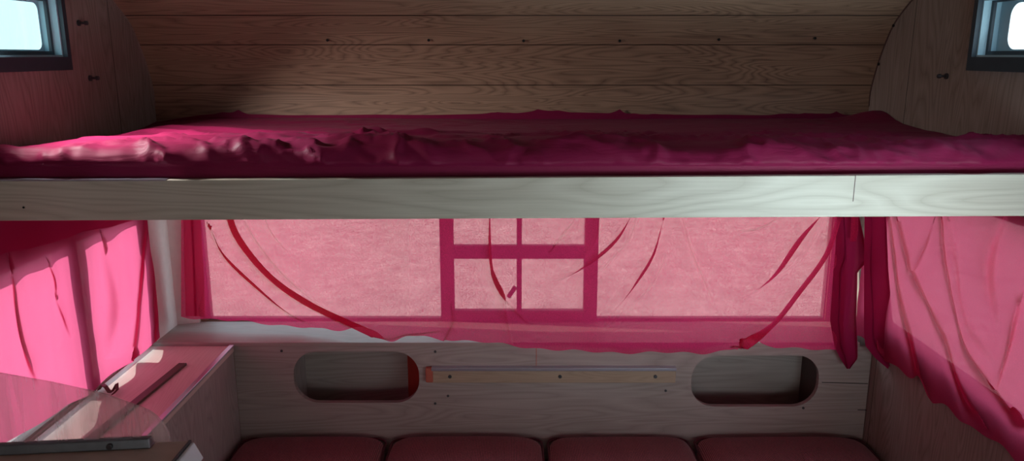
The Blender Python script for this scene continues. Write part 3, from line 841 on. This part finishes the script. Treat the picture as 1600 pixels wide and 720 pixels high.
# -- rear curtain, hanging from the underside of the bunk
hem_pts = [(283, 494), (330, 499), (415, 505), (470, 512), (520, 519), (600, 527), (700, 530), (760, 535), (840, 544), (905, 549), (1000, 551), (1100, 551), (1150, 546), (1200, 541), (1250, 543), (1303, 549)]
hx_, hy_ = np.array(hem_pts).T
U0 = np.linspace(283, 1318, 470)
V0 = np.linspace(0, 1, 130)
U, Vn = np.meshgrid(U0, V0, indexing='ij')
hem = np.interp(U, hx_, hy_) + 1.5 * np.sin(U * .11) + 1.2 * np.sin(U * .047)
TOP = 318.0
V = TOP + (hem - TOP) * Vn
folds = [([(352, 318), (372, 372), (420, 430), (480, 474), (560, 512), (610, 532)], 5.0, 2.0, .007, 'full'),
         ([(330, 360), (350, 400), (400, 450), (450, 490), (500, 515)], 4.5, 1.7, .006),
         ([(410, 330), (425, 365), (455, 400)], 3.0, 1.0, .003),
         ([(765, 318), (766, 400), (775, 440), (800, 480), (830, 512)], 3.4, 1.7, .005),
         ([(772, 430), (786, 470), (792, 500), (800, 540)], 2.2, 1.2, .004),
         ([(990, 330), (965, 372), (930, 405), (895, 428), (862, 441)], 3.6, 1.8, .006),
         ([(1036, 345), (1020, 400), (988, 450), (955, 490), (935, 512)], 3.2, 1.7, .005),
         ([(1010, 440), (975, 485), (945, 515)], 2.4, 1.2, .004),
         ([(1060, 318), (1080, 390), (1105, 450), (1118, 490)], 5.0, 0.8, .004),
         ([(1288, 330), (1250, 375), (1215, 425), (1185, 452), (1160, 468)], 4.5, 1.9, .006),
         ([(1310, 345), (1290, 400), (1250, 455), (1210, 505), (1170, 535)], 4.2, 1.9, .006, 'full'),
         ([(1250, 318), (1190, 355), (1150, 362)], 3.6, 0.9, .004),
         ([(862, 390), (885, 360), (900, 340)], 2.5, 0.9, .003),
         ([(1150, 540), (1185, 530), (1215, 510)], 3.0, 1.2, .004),
         ([(372, 318), (400, 372), (450, 430), (520, 480), (585, 512)], 2.4, 1.3, .004),
         ([(1002, 318), (985, 372), (950, 412), (915, 440)], 2.6, 1.3, .004),
         ([(1300, 318), (1276, 372), (1240, 420), (1205, 452)], 2.4, 1.3, .004),
         ([(1040, 400), (1022, 440), (990, 480), (960, 520)], 2.2, 1.1, .003),
         ([(940, 318), (932, 370), (900, 420)], 2.4, 0.8, .003),
         ([(590, 515), (640, 522), (700, 516)], 3.0, 1.1, .003),
         ([(690, 540), (706, 505), (704, 470)], 3.0, 1.0, .004)]
U2, V2, D = apply_folds(U, V, folds)
# the cloth comes forward of the shelf edge from left to right, and forward at the left start it hangs by the wall
yb = np.interp(U, [283, 330, 470, 560, 640, 1306], [2.06, 2.055, 2.02, 1.975, 1.925, 1.915])
yb = yb - 0.010 * (np.sin(U * 0.023) * 0.5 + .5) * (0.3 + 0.7 * Vn) - D - 0.006 * fbm(U * .012, V * .012, 3.3, 3)
ddx = (U2 - 800) / F; vv = (360 - V2) / F
A_ = CT + vv * ST; B_ = -ST + vv * CT
t = yb / A_
P = np.stack([ddx * t, yb, B_ * t], -1)
P[..., 2] = np.minimum(P[..., 2], -0.266)
curt = empty('curtain', (0.1, 1.98, -0.29)); tag(curt, 'wide translucent crimson curtain across the rear windows below the bunk', 'curtain')
org = np.array(curt.location)
grid_mesh('cloth', P - org, M['rear_cloth'], curt)
# gathered end of the curtain: heavy multi-layer tail on the right, its missing backlight coloured in
def tail(name, outline, y, waves, amp, mat, parent, layers=1, origin=org):
    """outline: list of (ypx, xleft, xright) rows; pleated strip"""
    ys_, xl, xr = np.array(outline, float).T
    rows = np.linspace(ys_[0], ys_[-1], 70); cols = np.linspace(0, 1, 90)
    Rr, Cc = np.meshgrid(rows, cols, indexing='ij')
    L = np.interp(Rr, ys_, xl); Rt = np.interp(Rr, ys_, xr)
    ph = Cc * waves * 2 * math.pi
    xx = L + (Rt - L) * (Cc + 0.55 / waves / 2 * np.sin(ph * 1.0) * (waves > 0) * np.sin(math.pi * Cc))
    yy = y + amp * np.cos(ph) + 0.004 * np.sin(Rr * .05 + Cc * 3)
    vv_ = (360 - Rr) / F; a_ = CT + vv_ * ST; b_ = -ST + vv_ * CT; tt = yy / a_
    Pq = np.stack([(xx - 800) / F * tt, yy, b_ * tt], -1)
    Pq[..., 2] = np.minimum(Pq[..., 2], -0.266)
    return grid_mesh(name, Pq - origin, mat, parent)
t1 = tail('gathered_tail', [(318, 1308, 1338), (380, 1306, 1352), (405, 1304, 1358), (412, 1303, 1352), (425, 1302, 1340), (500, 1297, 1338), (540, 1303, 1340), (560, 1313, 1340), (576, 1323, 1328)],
          1.905, 1.5, .004, M['shaded_cloth'], curt)
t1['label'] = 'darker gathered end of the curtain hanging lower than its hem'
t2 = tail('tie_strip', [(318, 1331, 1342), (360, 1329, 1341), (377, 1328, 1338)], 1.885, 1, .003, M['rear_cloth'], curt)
# dark pink doubled strip at the far left edge
tail('side_strip', [(318, 286, 312), (420, 288, 318), (494, 290, 322)], 2.045, 1, .005, M['left_cloth'], curt)

# -- side curtains, in world coordinates (y, z)
def side_curtain(name, label, X, y0, y1, z0_f, ztop, folds, mat, sx, ny=420, nz=160, wave=0.004):
    Yg, Vn = np.meshgrid(np.linspace(y0, y1, ny), np.linspace(0, 1, nz), indexing='ij')
    hemz = z0_f(Yg)
    Zg = ztop + (hemz - ztop) * Vn
    Y2, Z2, D = apply_folds(Yg, Zg, folds)
    Xg = X - sx * (np.maximum(D, 0) * 0.8 + wave * (0.5 + 0.5 * np.sin(Yg * 46 + 3 * Vn)) + 0.005 * fbm(Yg * 6, Zg * 5, 7.7, 3))
    Xg = np.where(np.abs(Xg) > HW - .002, sx * (HW - .002), Xg)
    P = np.stack([Xg, Y2, np.minimum(Z2, -0.297)], -1)
    e = empty(name, (X, (y0 + y1) / 2, ztop)); tag(e, label, 'curtain')
    grid_mesh('cloth', P - np.array(e.location), mat, e)
    return e
def YZ(x, y, X): p = atX(x, y, X); return (p.y, p.z)
XL = -0.963
lf = [([YZ(*q, XL) for q in pts], sg, A, B, *m) for pts, sg, A, B, *m in [
      ([(72, 415), (80, 440), (84, 470)], .006, 1.2, .004),
      ([(85, 470), (100, 505), (112, 530)], .006, 1.0, .004),
      ([(12, 430), (22, 520), (60, 610)], .013, 1.6, .008),
      ([(222, 345), (215, 430), (205, 540)],   .016, 1.0, .006, 'full'),
      ([(240, 345), (238, 430), (236, 540)], .010, 1.2, .006, 'full'),
      ([(160, 400), (170, 480), (165, 560)], .020, 0.7, .008)]]
lc = side_curtain('curtain', 'hot pink sunlit curtain over the left side window', XL, 1.13, 1.970,
             lambda y: -0.750 + 0.003 * np.sin(y * 30) + 0.11 * np.clip(1.62 - y, 0, 1), -0.297, lf, M['left_cloth'], -1)
XRc = 0.960
rf = [([YZ(*q, XRc) for q in pts], sg, A, B, *m) for pts, sg, A, B, *m in [
      ([(1398, 345), (1408, 420), (1425, 500), (1440, 575), (1460, 620)], .010, 1.9, .009, 'full'),
      ([(1412, 345), (1440, 440), (1480, 520), (1500, 580), (1530, 640)], .009, 1.7, .008, 'full'),
      ([(1480, 345), (1490, 440), (1510, 520), (1540, 580), (1590, 640)], .010, 1.7, .008, 'full'),
      ([(1492, 345), (1500, 400), (1520, 500), (1560, 570)], .007, 1.5, .006),
      ([(1600, 480), (1580, 560), (1555, 610)], .009, 1.5, .007),
      ([(1462, 350), (1445, 400), (1425, 440)], .008, 1.2, .005),
      ([(1570, 345), (1555, 420), (1560, 520)], .016, 1.0, .008),
      ([(1366, 345), (1370, 420), (1378, 500), (1385, 550)], .010, 1.6, .008, 'full')]]
rc = side_curtain('curtain', 'dusty pink folded curtain over the right side window', XRc, 1.02, 2.025,
             lambda y: -0.753 + 0.006 * np.sin(y * 24) + 0.003 * np.sin(y * 61), -0.297, rf, M['right_cloth'], 1)
tail('side_strip', [(318, 1351, 1384), (420, 1350, 1388), (520, 1350, 1396), (540, 1352, 1402), (560, 1368, 1406), (585, 1398, 1410)], 1.86, 1.5, .003, M['shaded_cloth'], rc, origin=np.array(rc.location))  # added dark strip for the shade where no backlight reaches the cloth
# added cloth layer that makes the shade band atop the left curtain
Yg, Vn = np.meshgrid(np.linspace(1.13, 1.97, 160), np.linspace(0, 1, 40), indexing='ij')
Zb = np.interp(Yg, [1.13, 1.40, 1.52, 1.95], [-0.385, -0.362, -0.375, -0.408]) + .003 * np.sin(Yg * 20)
Zg = -0.298 + (Zb + 0.298) * Vn
Xg = XL + 0.016 + 0.004 * np.sin(Yg * 40 + Vn)
h = grid_mesh('shade_layer', np.stack([Xg, Yg, Zg], -1) - np.array(lc.location), M['left_cloth'], lc)

# ------------------------------------------------------------------ small brown strap on the side cabinet
pts = [(152, 612), (158, 609), (163, 613), (168, 616), (173, 615), (177, 611), (181, 610), (181, 616), (174, 619)]
ZK = ZS + .006
mb = MB()
w3 = [atZ(x, y, ZK) for x, y in pts]
hs = [.002, .010, .012, .004, .002, .006, .014, .008, .002]
for (a, ha), (b, hb) in zip(list(zip(w3, hs))[:-1], list(zip(w3, hs))[1:]):
    a = Vector((a.x, a.y, ZK + ha)); b = Vector((b.x, b.y, ZK + hb)); wv = Vector((0.003, 0.010, 0)); tv = Vector((0, 0, .002))
    mb.hexa([a, b, b + wv, a + wv, a + tv, b + tv, b + wv + tv, a + wv + tv])
st = mb.build('strap', M['leather'], loc=tuple(w3[4])); tag(st, 'small curled brown strap lying on the left cabinet top', 'strap')

# ------------------------------------------------------------------ kitchen unit in the near left corner
ZK0 = -0.50
A = atZ(298, 688, ZK0); Aw = atZ(0, 702, ZK0); sl = (A.y - Aw.y) / (A.x - Aw.x)
yL = A.y + sl * (-HW - A.x)
front = 0.30
e = empty('kitchen_unit', (-0.7, 0.6, ZF)); tag(e, 'brown kitchen worktop with a raised clear lid in the lower left corner', 'kitchen unit')
E2 = Vector((A.x, front, ZK0))
MB().prism([(-HW + .003, front + .02), (A.x - .02, front + .02), (A.x - .02, A.y - .014), (-HW + .003, yL - .014)], 'Z', ZF, ZK0 - .02).build('cabinet_body', M['cabside'], e)
MB().prism([(-HW + .003, front), (A.x - .002, front), (A.x - .002, A.y), (-HW + .003, yL)], 'Z', ZK0 - .02, ZK0).build('worktop', M['counter'], e, bevel=0.001)
MB().prism([(A.x - .002, front), (A.x + .001, front), (A.x + .001, A.y), (A.x - .002, A.y)], 'Z', ZK0 - .021, ZK0 + .001).build('edge_strip', M['darkmetal'], e)
# white end profile that flares out below the edge
MB().hexa([(A.x + .001, front, ZK0 - .030), (A.x + .020, front, ZK0 - .020), (A.x + .020, A.y - .010, ZK0 - .020), (A.x + .001, A.y - .004, ZK0 - .030),
           (A.x + .001, front, ZK0 - .001), (A.x + .006, front, ZK0 - .001), (A.x + .006, A.y - .002, ZK0 - .001), (A.x + .001, A.y - .002, ZK0 - .001)]).build('corner_profile', M['white'], e, bevel=0.002)
# metal hinge strip
S1 = atZ(236, 700, ZK0); S0x = -HW + .01
def sy(x): return S1.y + sl * (x - S1.x)
hz0, hz1 = ZK0 + .0005, ZK0 + .013
MB().hexa([(S0x, sy(S0x) - .002, hz0), (S1.x, S1.y - .002, hz0), (S1.x, S1.y + .013, hz0), (S0x, sy(S0x) + .013, hz0),
           (S0x, sy(S0x) + .001, hz1), (S1.x - .002, S1.y + .001, hz1), (S1.x - .002, S1.y + .011, hz1), (S0x, sy(S0x) + .011, hz1)]).build('hinge_strip', M['darkmetal'], e, bevel=0.0012)
c = atZ(165, 706, ZK0 + .004)
MB().cyl((c.x, sy(c.x) - .004, ZK0 + .006), 0.004, 0.004, 'Y', 16).build('screw', M['steel'], e, bevel=.0006)
# clear lid : upright acrylic sheet with rounded corner
YL = S1.y + .006
def lidp(x, y):
    p = atY(x, y, YL)
    for _ in range(5): p = atY(x, y, YL + sl * (p.x - S1.x))
    return p
out = [(265, 690), (264, 682), (260, 672), (253, 661), (244, 651), (233, 643), (218, 636), (200, 630), (175, 621), (150, 613), (120, 607), (80, 598), (40, 591), (0, 584), (-60, 573), (-130, 562), (-170, 700), (0, 699), (120, 694)]
out = [lidp(x, y) for x, y in out]
n = len(out)
mb = MB(); mb.add([tuple(p) for p in out] + [(p.x, p.y + .004, p.z) for p in out], [tuple(range(n)), tuple(range(2 * n - 1, n - 1, -1))] + [(i, i + n, (i + 1) % n + n, (i + 1) % n) for i in range(n)])
lid = mb.build('clear_lid', M['lid'], e); lid['label'] = 'scratched transparent acrylic lid standing upright'
